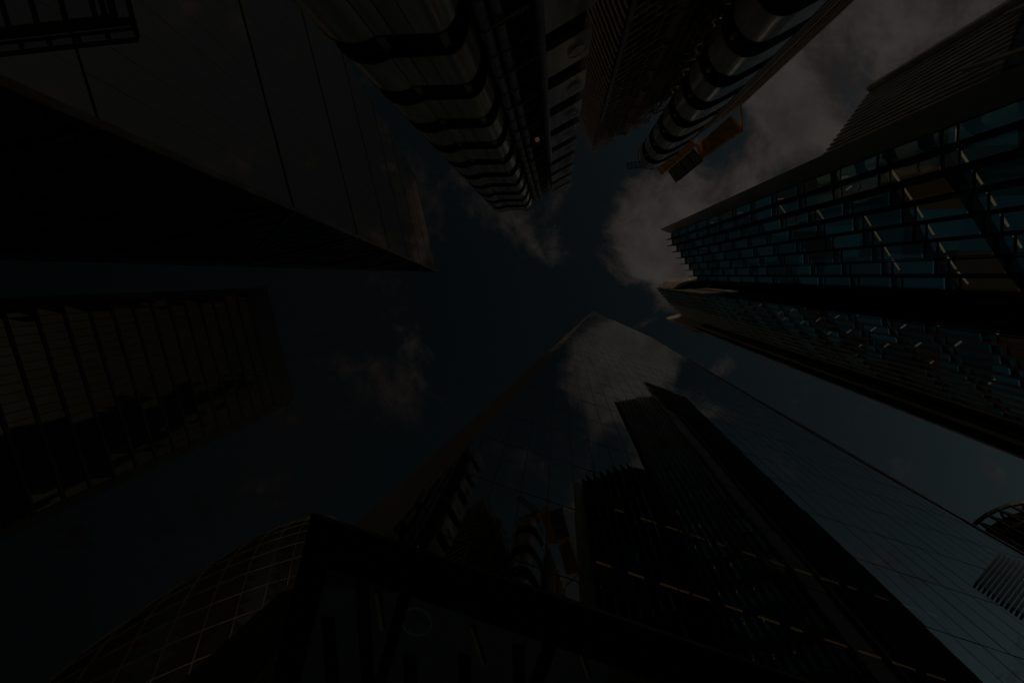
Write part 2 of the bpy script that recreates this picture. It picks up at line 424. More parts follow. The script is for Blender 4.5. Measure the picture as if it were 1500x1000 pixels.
# office lights behind the pleats of the lowest and middle step
def office_lights(root, roof_px, H, fh, spots, mat, length, group_name='ceiling_light', drop=0.22, t=0.09, along=False):
    pts = [plan(px, py, H) for px, py in roof_px]
    for bay, k, f in spots:
        a, b = pts[bay], pts[bay + 1]; d = unit(b - a); nrm = np.array([d[1], -d[0]])
        if nrm @ (-a) < 0: nrm = -nrm
        p = a + (b - a) * f; z = H - k * fh - drop
        m = MB()
        if along: m.bar(p3(a + (b - a) * .12 - nrm * .5, z), p3(a + (b - a) * .88 - nrm * .5, z), t, t)
        else: m.bar(p3(p - nrm * .45, z), p3(p - nrm * (.45 + length), z), t, t)
        m.build('ceiling_light', mat, root)
office_lights(wl, A_roof, HA, FH, [(i, 11, .5) for i in range(1, 8)] + [(i, 12, .5) for i in range(0, 6)] + [(i, 10, .6) for i in (3, 4, 5, 6)] + [(1, 8, .5), (2, 9, .4), (6, 13, .5), (7, 13, .5)], 'l_warm', 1.0, t=.07, along=True)
office_lights(wl, A_roof, HA, FH, [(0, 4, .5), (0, 6, .5), (0, 8, .5), (1, 10, .5), (0, 10, .5)], 'l_white', .4)
office_lights(wl, B_roof, HB, 4.2, [(0, k, .5) for k in (12, 16, 18, 20, 21)] + [(1, k, .5) for k in (13, 15, 17, 19, 22)] + [(2, k, .5) for k in (14, 16, 18, 20)] + [(3, k, .5) for k in (14, 15, 17, 19)] + [(4, 16, .5), (4, 18, .5), (5, 17, .5), (5, 19, .5), (6, 20, .5)], 'l_white', .5)
# lit rooms
def lit_room(root, roof_px, H, fh, bay, k, f, depth):
    pts = [plan(px, py, H) for px, py in roof_px]
    a, b = pts[bay], pts[bay + 1]; d = unit(b - a); nrm = np.array([d[1], -d[0]])
    if nrm @ (-a) < 0: nrm = -nrm
    p = a + (b - a) * f - nrm * depth; z = H - k * fh
    m = MB(); m.prism([p - d * .9, p + d * .9, p + d * .9 - nrm * .1, p - d * .9 - nrm * .1], z - fh + .25, z - .4)
    m.build('lit_wall', 'l_soft', root)

# ------------------------------------------------------------------ pale finned block (top right)
HD = 62.0
d0, d1 = plan(1271, 130, HD), plan(1208, 216, HD)
fb = thing('finned_office_block', 'pale office block with close vertical fins behind the teal stepped tower', 'office block', (*d1, 0))
dd = unit(d1 - d0); dn = np.array([dd[1], -dd[0]])
if dn @ (-d0) < 0: dn = -dn
Ld = np.linalg.norm(d1 - d0) + 4
m = MB(); m.prism([d0 - dn * .5, d0 + dd * Ld - dn * .5, d0 + dd * Ld - dn * 14, d0 - dn * 14], 0, HD - .3); m.build('wall', 'glass_plain', fb)
nf = 19
for i in range(nf):
    p = d0 + dd * (i / (nf - 1) * (Ld - .3))
    m = MB()
    zb = 44.0 - 6 * (i / nf) if 0 < i < nf - 2 else 0.0
    m.prism([p - dn * .30, p + dd * .26 - dn * .30, p + dd * .26 - dn * .48, p - dn * .48], zb, HD); m.build('fin', 'louvre', fb)
m = MB()
for zz in (44, 30, 16):
    m.prism([d0 - dn * .1, d0 + dd * Ld - dn * .1, d0 + dd * Ld - dn * .45, d0 - dn * .45], zz - 7, zz - 6.7)
m.build('transom', 'fin', fb)
for f in (.15, .55):
    m = MB(); m.bar(p3(d0 + dd * Ld * f + dn * .15, 44), p3(d0 + dd * Ld * (f + .35) + dn * .15, 26), .3, .3, (dn[0], dn[1], 0)); m.build('brace', 'fin', fb)
for z in (36, 34.5, 33):
    m = MB(); m.bar(p3(d0 + dd * Ld * .5 - dn * .46, z), p3(d0 + dd * Ld * .72 - dn * .46, z), .05, .35); m.build('window_light', 'l_soft', fb)
m = MB(); m.prism([d0 + dn * .1 - dd * .4, d0 + dd * .05 + dn * .1, d0 + dd * .05 - dn * 14, d0 - dd * .4 - dn * 14], 0, HD + .2); m.build('corner_post', 'louvre', fb)

# ------------------------------------------------------------------ blade tower (bottom centre)
TH = math.radians(16.8)
bt = np.array([math.cos(TH), math.sin(TH)]); bn = np.array([-bt[1], bt[0]])   # along the face, and away from us
DB = 11.4
def on_face(px, py, d=DB):
    Q = q(px, py); h = d / (Q @ bn); p = Q * h
    return np.array([p @ bt, h + EYE])      # (along, height)
def face3(a, z, d=DB):
    p = bt * a + bn * d; return np.array([p[0], p[1], z])
bl = thing('blade_office_tower', 'knife shaped mirror glass tower with bronze edge reflecting the stepped tower', 'office tower', (*(bn * DB + bt * 20), 0))
ap = on_face(869, 455); lf = on_face(564, 786); sh = on_face(954, 493); r1 = on_face(1200, 640); r2 = on_face(1500, 812)
def left_at(z): return ap[0] + (lf[0] - ap[0]) * (ap[1] - z) / (ap[1] - lf[1])
def right_at(z):
    if z > sh[1]: return ap[0] + (sh[0] - ap[0]) * (ap[1] - z) / (ap[1] - sh[1])
    if z > r1[1]: return sh[0] + (r1[0] - sh[0]) * (sh[1] - z) / (sh[1] - r1[1])
    return r1[0] + (r2[0] - r1[0]) * (r1[1] - z) / (r1[1] - r2[1])
FB = 5.8; PW = 1.52
rnd = random.Random(5)
zt = ap[1]; z = 7.0
bands = []
while z < zt - 1:
    z1 = min(z + FB, zt - .02); bands.append((z, z1)); z = z1
for (z0, z1) in bands:
    m = MB(); mm = MB()
    lo, hi = left_at(z0), right_at(z0)
    k0, k1 = math.floor(lo / PW), math.ceil(hi / PW)
    for k in range(k0, k1):
        a, b = k * PW, (k + 1) * PW
        # clip the panel to the slanted outline
        def cl(x, z): return min(max(x, left_at(z)), right_at(z))
        c = [(cl(a, z0), z0), (cl(b, z0), z0), (cl(b, z1), z1), (cl(a, z1), z1)]
        if abs(c[0][0] - c[1][0]) + abs(c[2][0] - c[3][0]) < 0.01: continue
        e = rnd.uniform(-.004, .004); e2 = rnd.uniform(-.004, .004); e3 = rnd.uniform(-.004, .004)
        m.poly([face3(c[0][0], z0, DB + e), face3(c[1][0], z0, DB + e + e2), face3(c[2][0], z1, DB + e + e2 + e3), face3(c[3][0], z1, DB + e + e3)], CAM)
        if a > left_at(z0) + .1 and a < right_at(z0) - .1:
            zz1 = z1 if left_at(z1) < a < right_at(z1) else z0 + (z1 - z0) * .5
            mm.hexa([face3(a - .018, z0, DB - .008), face3(a + .018, z0, DB - .008), face3(a + .018, z0, DB + .06), face3(a - .018, z0, DB + .06)],
                    [face3(a - .018, zz1, DB - .008), face3(a + .018, zz1, DB - .008), face3(a + .018, zz1, DB + .06), face3(a - .018, zz1, DB + .06)])
    mm.hexa([face3(lo, z0 - .03, DB - .01), face3(hi, z0 - .03, DB - .01), face3(hi, z0 - .03, DB + .05), face3(lo, z0 - .03, DB + .05)],
            [face3(lo, z0 + .03, DB - .01), face3(hi, z0 + .03, DB - .01), face3(hi, z0 + .03, DB + .05), face3(lo, z0 + .03, DB + .05)])
    gb = m.build('glass_band', 'glass_blade', bl)
    mm.build('mullion', 'black', gb)
# body behind the glass
m = MB(); zs = [0, lf[1], r2[1], r1[1], sh[1], ap[1] - 3]
ring_prev = None
for z in zs:
    l, r = left_at(max(z, 5)) + .6, right_at(max(z, 5)) - .6
    back_d = DB + 26 * (1 - z / (ap[1] + 10))
    ring = [face3(l, z, DB + 2.6), face3(r, z, DB + 2.6), face3(r, z, back_d + 3), face3(l, z, back_d + 3)]
    if ring_prev: m.hexa(ring_prev, ring)
    ring_prev = ring
m.build('core_wall', 'recess', bl)
for (z0, z1) in bands[:-6]:
    for dz in (0, FB / 2):
        m = MB()
        l, r = left_at(z0 + dz) + .4, right_at(z0 + dz) - .3
        m.hexa([face3(l, z0 + dz, DB + .12), face3(r, z0 + dz, DB + .12), face3(r, z0 + dz, DB + 2.58), face3(l, z0 + dz, DB + 2.58)],
               [face3(l, z0 + dz + .25, DB + .12), face3(r, z0 + dz + .25, DB + .12), face3(r, z0 + dz + .25, DB + 2.58), face3(l, z0 + dz + .25, DB + 2.58)])
        m.build('floor_slab', 'slab', bl)
# bronze edge: a folded facet on the left flank
ob0 = None
def out_edge(f):                            # f 0 at the foot, 1 at the tip
    setb = 1.6 * (1 - f)
    Q0 = on_face(518, 770, DB + 1.6); e0 = face3(Q0[0], Q0[1], DB + 1.6); e1 = face3(ap[0], ap[1])
    return e0 + (e1 - e0) * f
i0 = face3(lf[0], lf[1]); i1 = face3(ap[0], ap[1]); o0 = out_edge(0); o1 = out_edge(1)
di = (i1 - i0) / (i1[2] - i0[2]); do = (o1 - o0) / (o1[2] - o0[2])
N = 16
for k in range(N):
    za, zb = 15 + (ap[1] - 15) * k / N + (.06 if k else 0), 15 + (ap[1] - 15) * (k + 1) / N
    A = [i0 + di * (za - i0[2]), o0 + do * (za - o0[2])]; B = [i0 + di * (zb - i0[2]), o0 + do * (zb - o0[2])]
    m = MB(); bk3 = np.array([bn[0], bn[1], 0]) * .5
    m.hexa([A[0], A[1], A[1] + bk3, A[0] + bk3], [B[0], B[1], B[1] + bk3 + (0, 0, .001), B[0] + bk3 + (0, 0, .001)])
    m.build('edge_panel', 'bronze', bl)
m = MB(); A = [i0 + di * (0 - i0[2]), o0 + do * (0 - o0[2])]; B = [i0 + di * (14.9 - i0[2]), o0 + do * (14.9 - o0[2])]; bk3 = np.array([bn[0], bn[1], 0]) * .5
m.hexa([A[0], A[1], A[1] + bk3, A[0] + bk3], [B[0], B[1], B[1] + bk3, B[0] + bk3]); m.build('podium_wall', 'recess', bl)
m = MB()
A = [o0 + do * (3 - o0[2]), o1]; back3 = np.array([bn[0], bn[1], 0])
foot_b = A[0] + back3 * 26 + np.array([bt[0], bt[1], 0]) * 10
m.poly([A[0] + back3 * .5, A[1] + back3 * .3, foot_b], CAM); m.build('flank_wall', 'glass_plain', bl)
m = MB(); m.bar(face3(right_at(7), 7), face3(r1[0], r1[1]), .22, .22); m.bar(face3(r1[0], r1[1]), face3(sh[0], sh[1]), .22, .22); m.bar(face3(sh[0], sh[1]), face3(ap[0], ap[1]), .22, .22)
m.build('edge_trim', 'dark', bl)
# right flank closing the wedge
m = MB(); m.poly([face3(right_at(3), 0, DB + .2), face3(sh[0], sh[1], DB + .2), face3(right_at(3) - 2, 0, DB + 28)]); m.build('flank_wall', 'glass_plain', bl)
# lit storeys low down: rows of warm ceiling lights behind the glass
for zrow, a0_, a1_ in ((27.0, 4.2, 27), (21.2, 5.6, 30), (16.0, 6.5, 30)):
    a = a0_
    while a < a1_:
        L = rnd.choice((1.0, 1.35, .8, .5))
        if rnd.random() < .9:
            m = MB(); m.bar(face3(a, zrow, DB + .5), face3(a + L, zrow, DB + .5), .07, .07); m.build('ceiling_light', rnd.choice(('l_row', 'l_row', 'l_soft', 'l_amber')), bl)
        a += 1.52
for ax, zx, L in ((40, 155, 0), ):
    pass
for (p, qx) in (((822, 549), (842, 555)), ((815, 530), (848, 543)), ((809, 528), (828, 533)), ((704, 652), (815, 686))):
    A, B = on_face(*p), on_face(*qx)
    m = MB(); m.bar(face3(A[0], A[1], DB + .15), face3(B[0], A[1], DB + .15), .12, .12); m.build('maintenance_rail', 'white', bl)
# plant louvres low on the right
m = MB(); cor = [on_face(1462, 812), on_face(1427, 855), on_face(1510, 912), on_face(1550, 850)]
for k in range(12):
    f0, f1 = k / 12, (k + .55) / 12
    def ed(f): return [cor[0] + (cor[3] - cor[0]) * f, cor[1] + (cor[2] - cor[1]) * f]
    e0, e1 = ed(f0), ed(f1)
    m.hexa([face3(*e0[0], DB - .06), face3(*e0[1], DB - .06), face3(*e1[1], DB - .06), face3(*e1[0], DB - .06)],
           [face3(*e0[0], DB - .2), face3(*e0[1], DB - .2), face3(*e1[1], DB - .2), face3(*e1[0], DB - .2)])
m.build('plant_louvre', 'lattice', bl)

# ------------------------------------------------------------------ glazed black canopy (bottom)
HCN = 8.0
k0 = plan(455, 757, HCN); ct = unit(plan(1100, 975, HCN) - k0); cb = np.array([-ct[1], ct[0]])
lb = unit(plan(370, 1000, HCN) - k0)
cn_ = thing('entrance_canopy', 'black steel framed glazed canopy low in front of the mirror tower', 'canopy', (*(k0 + cb * 4), 0))
LEN = 22.0; DEP = max(2.0, DB - .3 - k0 @ bn)
BWD = abs((plan(560, 805, HCN) - plan(534, 862, HCN)) @ cb)
m = MB(); m.prism([k0, k0 + ct * LEN, k0 + ct * LEN + cb * BWD, k0 + cb * BWD], HCN, HCN + .14); m.build('front_beam', 'black', cn_)
m = MB(); m.prism([k0 + cb * (BWD + .003), k0 + ct * .42 + cb * (BWD + .003), k0 + ct * .42 + cb * DEP, k0 + cb * DEP], HCN, HCN + .14); m.build('end_beam', 'black', cn_)
m = MB(); m.prism([k0 - cb * .03 - ct * .02, k0 + ct * LEN - cb * .03, k0 + ct * LEN - cb * .003, k0 - cb * .003 - ct * .02], HCN + .02, HCN + .07); m.build('drip_trim', 'dark', cn_)
xs = [((plan(585, 868, HCN) - k0) @ ct), ((plan(802, 942, HCN) - k0) @ ct)]
xs += [xs[1] + (xs[1] - xs[0]) * (i + 1) for i in range(8)]
prev = .42
for i, x in enumerate(xs):
    m = MB(); m.prism([k0 + ct * x + cb * (BWD + .003), k0 + ct * (x + .16) + cb * (BWD + .003), k0 + ct * (x + .16) + cb * DEP, k0 + ct * x + cb * DEP], HCN + .02, HCN + .3); m.build('cross_beam', 'black', cn_)
    m = MB(); m.poly([p3(k0 + ct * (prev + .01) + cb * (BWD + .01), HCN + .12), p3(k0 + ct * (x - .01) + cb * (BWD + .01), HCN + .12), p3(k0 + ct * (x - .01) + cb * DEP, HCN + .12), p3(k0 + ct * (prev + .01) + cb * DEP, HCN + .12)], CAM)
    m.build('glass_panel', 'glass_soffit', cn_); prev = x + .16
m = MB(); m.prism([k0 + cb * .35 + ct * .3, k0 + ct * LEN + cb * .35, k0 + ct * LEN + cb * DEP, k0 + cb * DEP + ct * .3], HCN + .32, HCN + .36); m.build('ceiling', 'glow_soffit', cn_)
for px in ((480, 905), (530, 850), (600, 960), (680, 960), (760, 945)):
    p = plan(*px, HCN + .25)
    m = MB(); m.bar(p3(p, HCN + .26), p3(p + cb * 2.0 + ct * .6, HCN + .26), .2, .08); m.build('ceiling_beam', 'dark', cn_)
for x in (1.0, 8.0, 15.0, 21.5):           # posts set against the tower
    m = MB(); p = k0 + ct * x + cb * (DEP - .35)
    m.prism([p, p + ct * .3, p + ct * .3 + cb * .3, p + cb * .3], 0, HCN + .02); m.build('post', 'black', cn_)
# lamps above the glass
def hang(name, label, p, z, build):
    r = thing(name, label, 'lamp', (p[0], p[1], z)); build(r, p, z); return r
def ring_build(r, p, z):
    R_ = 0.036 * 667 / 667 * (z - EYE) * 1.05
    m = MB(); pts = [(p[0] + R_ * math.cos(a), p[1] + R_ * math.sin(a), z) for a in [math.radians(-125 + 320 * k / 40) for k in range(41)]]
    m.tube(pts, .016, 8, True); m.build('ring_tube', 'l_ring', r, True)
    m = MB()
    for a in (0.3, 2.4, 4.5): m.bar((p[0] + R_ * math.cos(a), p[1] + R_ * math.sin(a), z + .02), (p[0], p[1], HCN + .31), .012, .012)
    m.build('suspension_wire', 'black', r)
hang('ring_lamp', 'thin white ring lamp hanging above the canopy glass', plan(610, 910, HCN + .2), HCN + .2, ring_build)
for (pa, pb, lab) in (((551, 870), (559, 922), 'slim yellow strip lamp between the ring lamp and the canopy corner'),
                      ((690, 920), (708, 975), 'slim yellow strip lamp next to the ring lamp on its open side'),
                      ((850, 960), (862, 994), 'slim yellow strip lamp two glass panels away from the ring lamp')):
    z = HCN + .2; A, B = pt(*pa, z), pt(*pb, z)
    r = thing('strip_lamp', lab, 'lamp', A, 'strip lamps above the canopy glass')
    m = MB(); m.bar(A, B, .04, .04); m.build('light_tube', 'l_strip', r)
    m = MB(); up = np.array([0, 0, .06]); m.bar(np.array(A) + up, np.array(B) + up, .09, .05)
    m.bar(np.array(A) + up * 1.4, np.array(A) + (0, 0, HCN + .31 - z), .02, .02); m.build('lamp_housing', 'black', r)

# ------------------------------------------------------------------ sloping glass tower (upper left)
HS = 224.0
pa = plan(640, 397, HS)
hd = unit(q(393, 283) - q(315, 0)); hd = unit(hd + unit(q(510, 335) - q(428, 0)))      # along the floors
wd = np.array([hd[1], -hd[0]])
if wd @ (-pa) < 0: wd = -wd                 # the way the slope runs out towards its foot
e_q = unit(q(0, 110) - q(640, 397))
Mx = np.array([[e_q[0], -wd[0]], [e_q[1], -wd[1]]]); lam, RUN = np.linalg.solve(Mx, pa)
WID = 47.0
def slope(s, z):                            # s metres along the floor from the dark side, z height
    p = pa + wd * RUN * (HS - z) / HS - hd * s; return np.array([p[0], p[1], z])
st = thing('sloping_office_tower', 'tall wedge shaped glass tower leaning back beside the steel service towers', 'office tower', (*(pa + wd * RUN * .4 - hd * 20), 0))
nrm3 = np.cross(slope(1, 0) - slope(0, 0), slope(0, 50) - slope(0, 0)); nrm3 /= np.linalg.norm(nrm3)
if nrm3 @ (CAM - slope(10, 60)) < 0: nrm3 = -nrm3
fl = HS / 56
for lv in range(8):                         # eight seven-storey bands
    z0, z1 = lv * 7 * fl + (.05 if lv == 1 else .25), (lv + 1) * 7 * fl - (.05 if lv == 0 else .25)
    m = MB(); mm = MB()
    for k in range(7):
        za, zb = z0 + (z1 - z0) * k / 7, z0 + (z1 - z0) * (k + 1) / 7
        for j in range(16):
            sa, sb = WID * j / 16, WID * (j + 1) / 16
            e = rnd.uniform(-.006, .006) ; e2 = rnd.uniform(-.006, .006)
            m.poly([slope(sa, za) + nrm3 * e, slope(sb, za) + nrm3 * e2, slope(sb, zb) + nrm3 * e2, slope(sa, zb) + nrm3 * e], CAM)
        if False: mm.hexa([slope(0, za - .015) + nrm3 * .03, slope(WID, za - .015) + nrm3 * .03, slope(WID, za - .015) - nrm3 * .05, slope(0, za - .015) - nrm3 * .05],
                      [slope(0, za + .015) + nrm3 * .03, slope(WID, za + .015) + nrm3 * .03, slope(WID, za + .015) - nrm3 * .05, slope(0, za + .015) - nrm3 * .05])
    gb = m.build('glass_band', 'glass_slope', st)
    for j in range(1, 16):
        s = WID * j / 16; w = .03 if j % 4 else .10
        mm.hexa([slope(s - w / 2, z0) + nrm3 * .01, slope(s + w / 2, z0) + nrm3 * .01, slope(s + w / 2, z0) - nrm3 * .05, slope(s - w / 2, z0) - nrm3 * .05],
                [slope(s - w / 2, z1) + nrm3 * .01, slope(s + w / 2, z1) + nrm3 * .01, slope(s + w / 2, z1) - nrm3 * .05, slope(s - w / 2, z1) - nrm3 * .05])
    mm.build('mullion', 'black', gb)
    m = MB()
    for zz, w in ((z1 + (.25 if lv else .05), .22 if lv else .05),):
        m.hexa([slope(-.05, zz - w) + nrm3 * .06, slope(WID, zz - w) + nrm3 * .06, slope(WID, zz - w) - nrm3 * .3, slope(-.05, zz - w) - nrm3 * .3],
               [slope(-.05, zz + w) + nrm3 * .06, slope(WID, zz + w) + nrm3 * .06, slope(WID, zz + w) - nrm3 * .3, slope(-.05, zz + w) - nrm3 * .3])
    m.build('floor_joint', 'joint', st)
# dark side wall: a tall right triangle with braces
def side(t, z, off=0.0):                    # t 0 at the back edge, 1 at the sloping edge
    p = pa + wd * RUN * (HS - z) / HS * t + hd * (off + .05); return np.array([p[0], p[1], z])
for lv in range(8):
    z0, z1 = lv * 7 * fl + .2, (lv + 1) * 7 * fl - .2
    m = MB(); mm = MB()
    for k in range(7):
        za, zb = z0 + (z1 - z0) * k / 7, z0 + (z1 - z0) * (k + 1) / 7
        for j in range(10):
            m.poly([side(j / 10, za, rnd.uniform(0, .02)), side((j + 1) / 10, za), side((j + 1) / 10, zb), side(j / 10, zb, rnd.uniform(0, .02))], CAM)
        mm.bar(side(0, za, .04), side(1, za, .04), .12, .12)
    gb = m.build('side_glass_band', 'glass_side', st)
    mm.bar(side(0 if lv % 2 else 1, z0, .12), side(1 if lv % 2 else 0, z1, .12), .35, .35)
    mm.bar(side(0, z1 + .2, .1), side(1, z1 + .2, .1), .35, .4)
    mm.build('steel_frame', 'dark', gb)
m = MB(); m.bar(side(0, 0, .1), side(0, HS, .1), .9, .9); m.build('corner_post', 'black', st)
m = MB(); m.bar(side(1, 0, .1), side(1, HS, .1), .5, .5); m.build('corner_post', 'dark', st)
m = MB()
i3 = -nrm3 * .5
bs = [slope(.3, 0) + i3, slope(WID - .3, 0) + i3, p3(pa - hd * (WID - .3), 0), p3(pa - hd * .3, 0)]
tp = [slope(.3, HS - 3) + i3, slope(WID - .3, HS - 3) + i3, p3(pa - hd * (WID - .3), HS - 3) - p3(wd * .5, 0), p3(pa - hd * .3, HS - 3) - p3(wd * .5, 0)]
m.hexa(bs, tp); m.build('core_wall', 'recess', st)

# glazed gallery roof in front of its foot (top left corner)
HG = 14.0
g0 = plan(200, 57, HG); gx = unit(plan(0, 79, HG) - g0); gy = unit(plan(183, -10, HG) - g0)
gc = thing('glazed_gallery_roof', 'black framed glass gallery roof at the foot of the wedge shaped tower', 'glass roof', (*(g0 + gx * 5 + gy * 5), 0))
def gp(a, b, z=HG): p = g0 + gx * a + gy * b; return (p[0], p[1], z)
def gbar(a0, b0, a1, b1, w, h, name, mat='black', z=HG):
    m = MB(); m.bar(gp(a0, b0, z + h / 2), gp(a1, b1, z + h / 2), w, h); m.build(name, mat, gc)
gbar(0, 0, 20, 0, .10, .08, 'edge_beam'); gbar(0, 0.06, 0, 14, .10, .08, 'edge_beam')
pitch = np.linalg.norm(plan(157, 61, HG) - plan(114, 66, HG))
wband = .0 + np.linalg.norm(plan(165, 30, HG) - plan(171, 58, HG))
gbar(.09, wband * .58, 20, wband * .58, .05, .08, 'transom')
gbar(.09, wband, 20, wband, .16, .10, 'main_beam')
gbar(.5, wband * 1.25, 20, wband * 1.32, .14, .10, 'main_beam')
cx = np.linalg.norm(plan(168, 28, HG) - plan(194, 25, HG))
gbar(cx, wband * 1.42, cx, 14, .16, .10, 'main_beam'); gbar(cx * 1.5, wband * 1.42, cx * 1.5, 14, .09, .10, 'main_beam')
for i in range(1, 9):
    a = pitch * i - .05
    gbar(a, .09, a, wband - .17, .10, .07, 'rib')
    gbar(a + pitch * .25, wband * 1.4, a + pitch * .25, 14, .11, .08, 'rib')
m = MB(); m.poly([gp(.05, .05, HG + .14), gp(20, .05, HG + .14), gp(20, 14, HG + .14), gp(.05, 14, HG + .14)], CAM); m.build('glass_pane', 'glass_clear', gc)
for a, b in ((19, 11), (15.5, 13.5)):
    m = MB(); m.tube([gp(a, b, 0), gp(a, b, HG)], .25, 12); m.build('column', 'black', gc, True)

# ------------------------------------------------------------------ bronze glass tower (left)
HT = 118.0
t0, t1 = plan(391, 421, HT), plan(433, 587, HT)
tt = unit(t1 - t0); tn = np.array([tt[1], -tt[0]])
if tn @ (-t0) < 0: tn = -tn
LT = np.linalg.norm(t1 - t0)
bz = thing('bronze_office_tower', 'dark square office tower with bronze window bands between the wedge tower and the domed tower', 'office tower', (*((t0 + t1) / 2 - tn * 15), 0))
m = MB(); m.prism([t0 - tn * .35, t1 - tn * .35, t1 - tn * 32, t0 - tn * 32], 0, HT - .5); m.build('core_wall', 'recess', bz)
m = MB(); m.prism([t0, t1, t1 - tn * .33, t0 - tn * .33], HT - 8.6, HT); m.build('parapet', 'black', bz)
fh = 3.93; ns = 22
for k in range(26):
    z1 = HT - 9.0 - k * fh; z0 = z1 - fh + .52
    if z0 < 1: break
    m = MB(); mm = MB(); L0 = 1.6
    for j in range(ns):
        a = t0 + tt * (L0 + (LT - 2 * L0) * j / ns); b = t0 + tt * (L0 + (LT - 2 * L0) * (j + 1) / ns)
        e = [rnd.uniform(-.02, .02) for _ in range(3)]
        m.poly([p3(a + tn * e[0], z0), p3(b + tn * e[1], z0), p3(b + tn * e[1], z1), p3(a + tn * e[2], z1)], CAM)
        mm.prism([a + tn * .07 - tt * .05, a + tn * .07 + tt * .05, a - tn * .15 + tt * .05, a - tn * .15 - tt * .05], z0, z1)
    wb = m.build('window_band', 'glass_bronze', bz); mm.build('mullion', 'black', wb)
    m = MB(); m.prism([t0 + tn * .16, t1 + tn * .16, t1 - tn * .33, t0 - tn * .33], z1 + .01, z1 + .51); m.build('spandrel', 'black', bz)
for p in (t0, t1):
    m = MB(); s = tt if p is t0 else -tt
    m.prism([p + tn * .32, p + s * 1.5 + tn * .32, p + s * 1.5 - tn * .3, p - tn * .3], 0, HT - 8.7); m.build('corner_pier', 'black', bz)

# ------------------------------------------------------------------ domed lattice tower (bottom left)
HG2 = 180.0
ctr = plan(492, 762, HG2)
ga = thing('domed_lattice_tower', 'round tapering tower with diagonal lattice beside the black canopy', 'office tower', (*ctr, 0))
prof = [(0, 21), (20, 22.6), (45, 23.8), (70, 24), (95, 23.2), (115, 21.6), (135, 18.8), (150, 15.4), (162, 11.4), (171, 7.4), (177, 3.8), (180, .3)]
def rad(z):
    for (za, ra), (zb, rb) in zip(prof, prof[1:]):
        if z <= zb: return ra + (rb - ra) * (z - za) / (zb - za)
    return .3
NS, NZ = 40, 50
def gpnt(i, k, off=0.0):
    z = HG2 * k / NZ; a = 2 * math.pi * (i + k * .5) / NS; r = rad(z) + off
    return (ctr[0] + r * math.cos(a), ctr[1] + r * math.sin(a), z)
m = MB(); m2 = MB()
for k in range(NZ - 3):
    for i in range(NS):
        tri1 = [gpnt(i, k), gpnt(i + 1, k), gpnt(i, k + 1)]; tri2 = [gpnt(i + 1, k), gpnt(i + 1, k + 1), gpnt(i, k + 1)]
        cen = np.array([ctr[0], ctr[1], HG2 * k / NZ])
        dark = ((i + k) // 1) % 6 in (0, 1)
        for tr in (tri1, tri2):
            (m2 if dark else m).poly(tr, np.array(tr[0]) * 2 - cen)
m.build('clear_glass_skin', 'glass_dome', ga); m2.build('dark_glass_spiral', 'glass_plain', ga)
m = MB()
for i in range(0, NS, 2):
    for k in range(NZ - 3):
        m.bar(gpnt(i, k, .1), gpnt(i, k + 1, .1), .30, .25)
        m.bar(gpnt(i - k, k, .1), gpnt(i - k - 1, k + 1, .1), .30, .25)
m.build('diagonal_lattice', 'lattice', ga)
m = MB()
for k in range(NZ - 3, NZ):
    for i in range(NS):
        cen = np.array([ctr[0], ctr[1], HG2 * k / NZ - 5])
        q4 = [gpnt(i, k), gpnt(i + 1, k), gpnt(i + 1, k + 1), gpnt(i, k + 1)]
        m.poly(q4, np.array(q4[0]) * 2 - cen)
m.build('dome_cap', 'dark', ga)

# ------------------------------------------------------------------ steel service tower building (top)
HL = 84.0
def ring_at(px, H): return [plan(x, y, H) for x, y in px]
def u_dir():
    return unit(plan(834, 273, HL) - plan(806, 286, HL))
LU = u_dir(); LV = np.array([-LU[1], LU[0]])
if LV @ plan(806, 286, HL) > 0: LV = -LV     # LV points towards us
ll = thing('steel_service_tower_building', 'high tech office building with stacked stainless steel service drums and pipes', 'office building', (*plan(806, 286, HL), 0))
def inset(ring, d):
    c = sum(ring) / len(ring); return [p + unit(c - p) * d for p in ring]
def smooth_ring(ring, n=3):
    for _ in range(n):
        r2 = []
        for i in range(len(ring)):
            a, b = ring[i], ring[(i + 1) % len(ring)]
            if np.linalg.norm(b - a) < .5: r2 += [a]; continue
            r2 += [a]
        ring = r2
    return ring
def stacked(ring, gap_h, step, z_top, mat, name, lip=.12):
    core = MB(); core.prism(inset(ring, .75), 0, z_top - .8); core.build('tower_core', 'recess', ll)
    z = z_top; out = []
    while z > 1:
        z1 = z; z0 = max(0, z - step * (1 - gap_h)); z -= step
        m = MB(); m.prism(ring, z0 + lip, z1 - lip); d = m.build(name, mat, ll, True)
        m = MB(); big = inset(ring, -.05)
        m.prism(big, z0, z0 + lip - .003); m.build('rim', 'dark', d)
        m = MB(); m.prism(big, z1 - lip + .003, z1); m.build('rim', 'dark', d)
        out.append((z0, z1, d))
    return out
import itertools
def arc(c, r, a0, a1, n): return [c + r * np.array([math.cos(a0 + (a1 - a0) * k / n), math.sin(a0 + (a1 - a0) * k / n)]) for k in range(n + 1)]
# left rounded tower
Hg1 = 26.1
E1 = ring_at([(491, 50), (491.5, 58), (494, 66), (499, 73), (506, 80), (514, 86), (523, 90), (533, 92.5), (544, 93), (554, 91.5), (564, 88), (574, 83), (600, 82), (630, 81), (655, 80), (665, 77), (673, 70), (679, 61), (683, 50), (686, 36), (688, 10), (686, -50), (560, -30), (505, 30)], Hg1)
stepE = 84 * .00054 / .00787
panels = stacked(E1, .335, stepE, 81.8, 'steel_warm', 'cladding_drum')
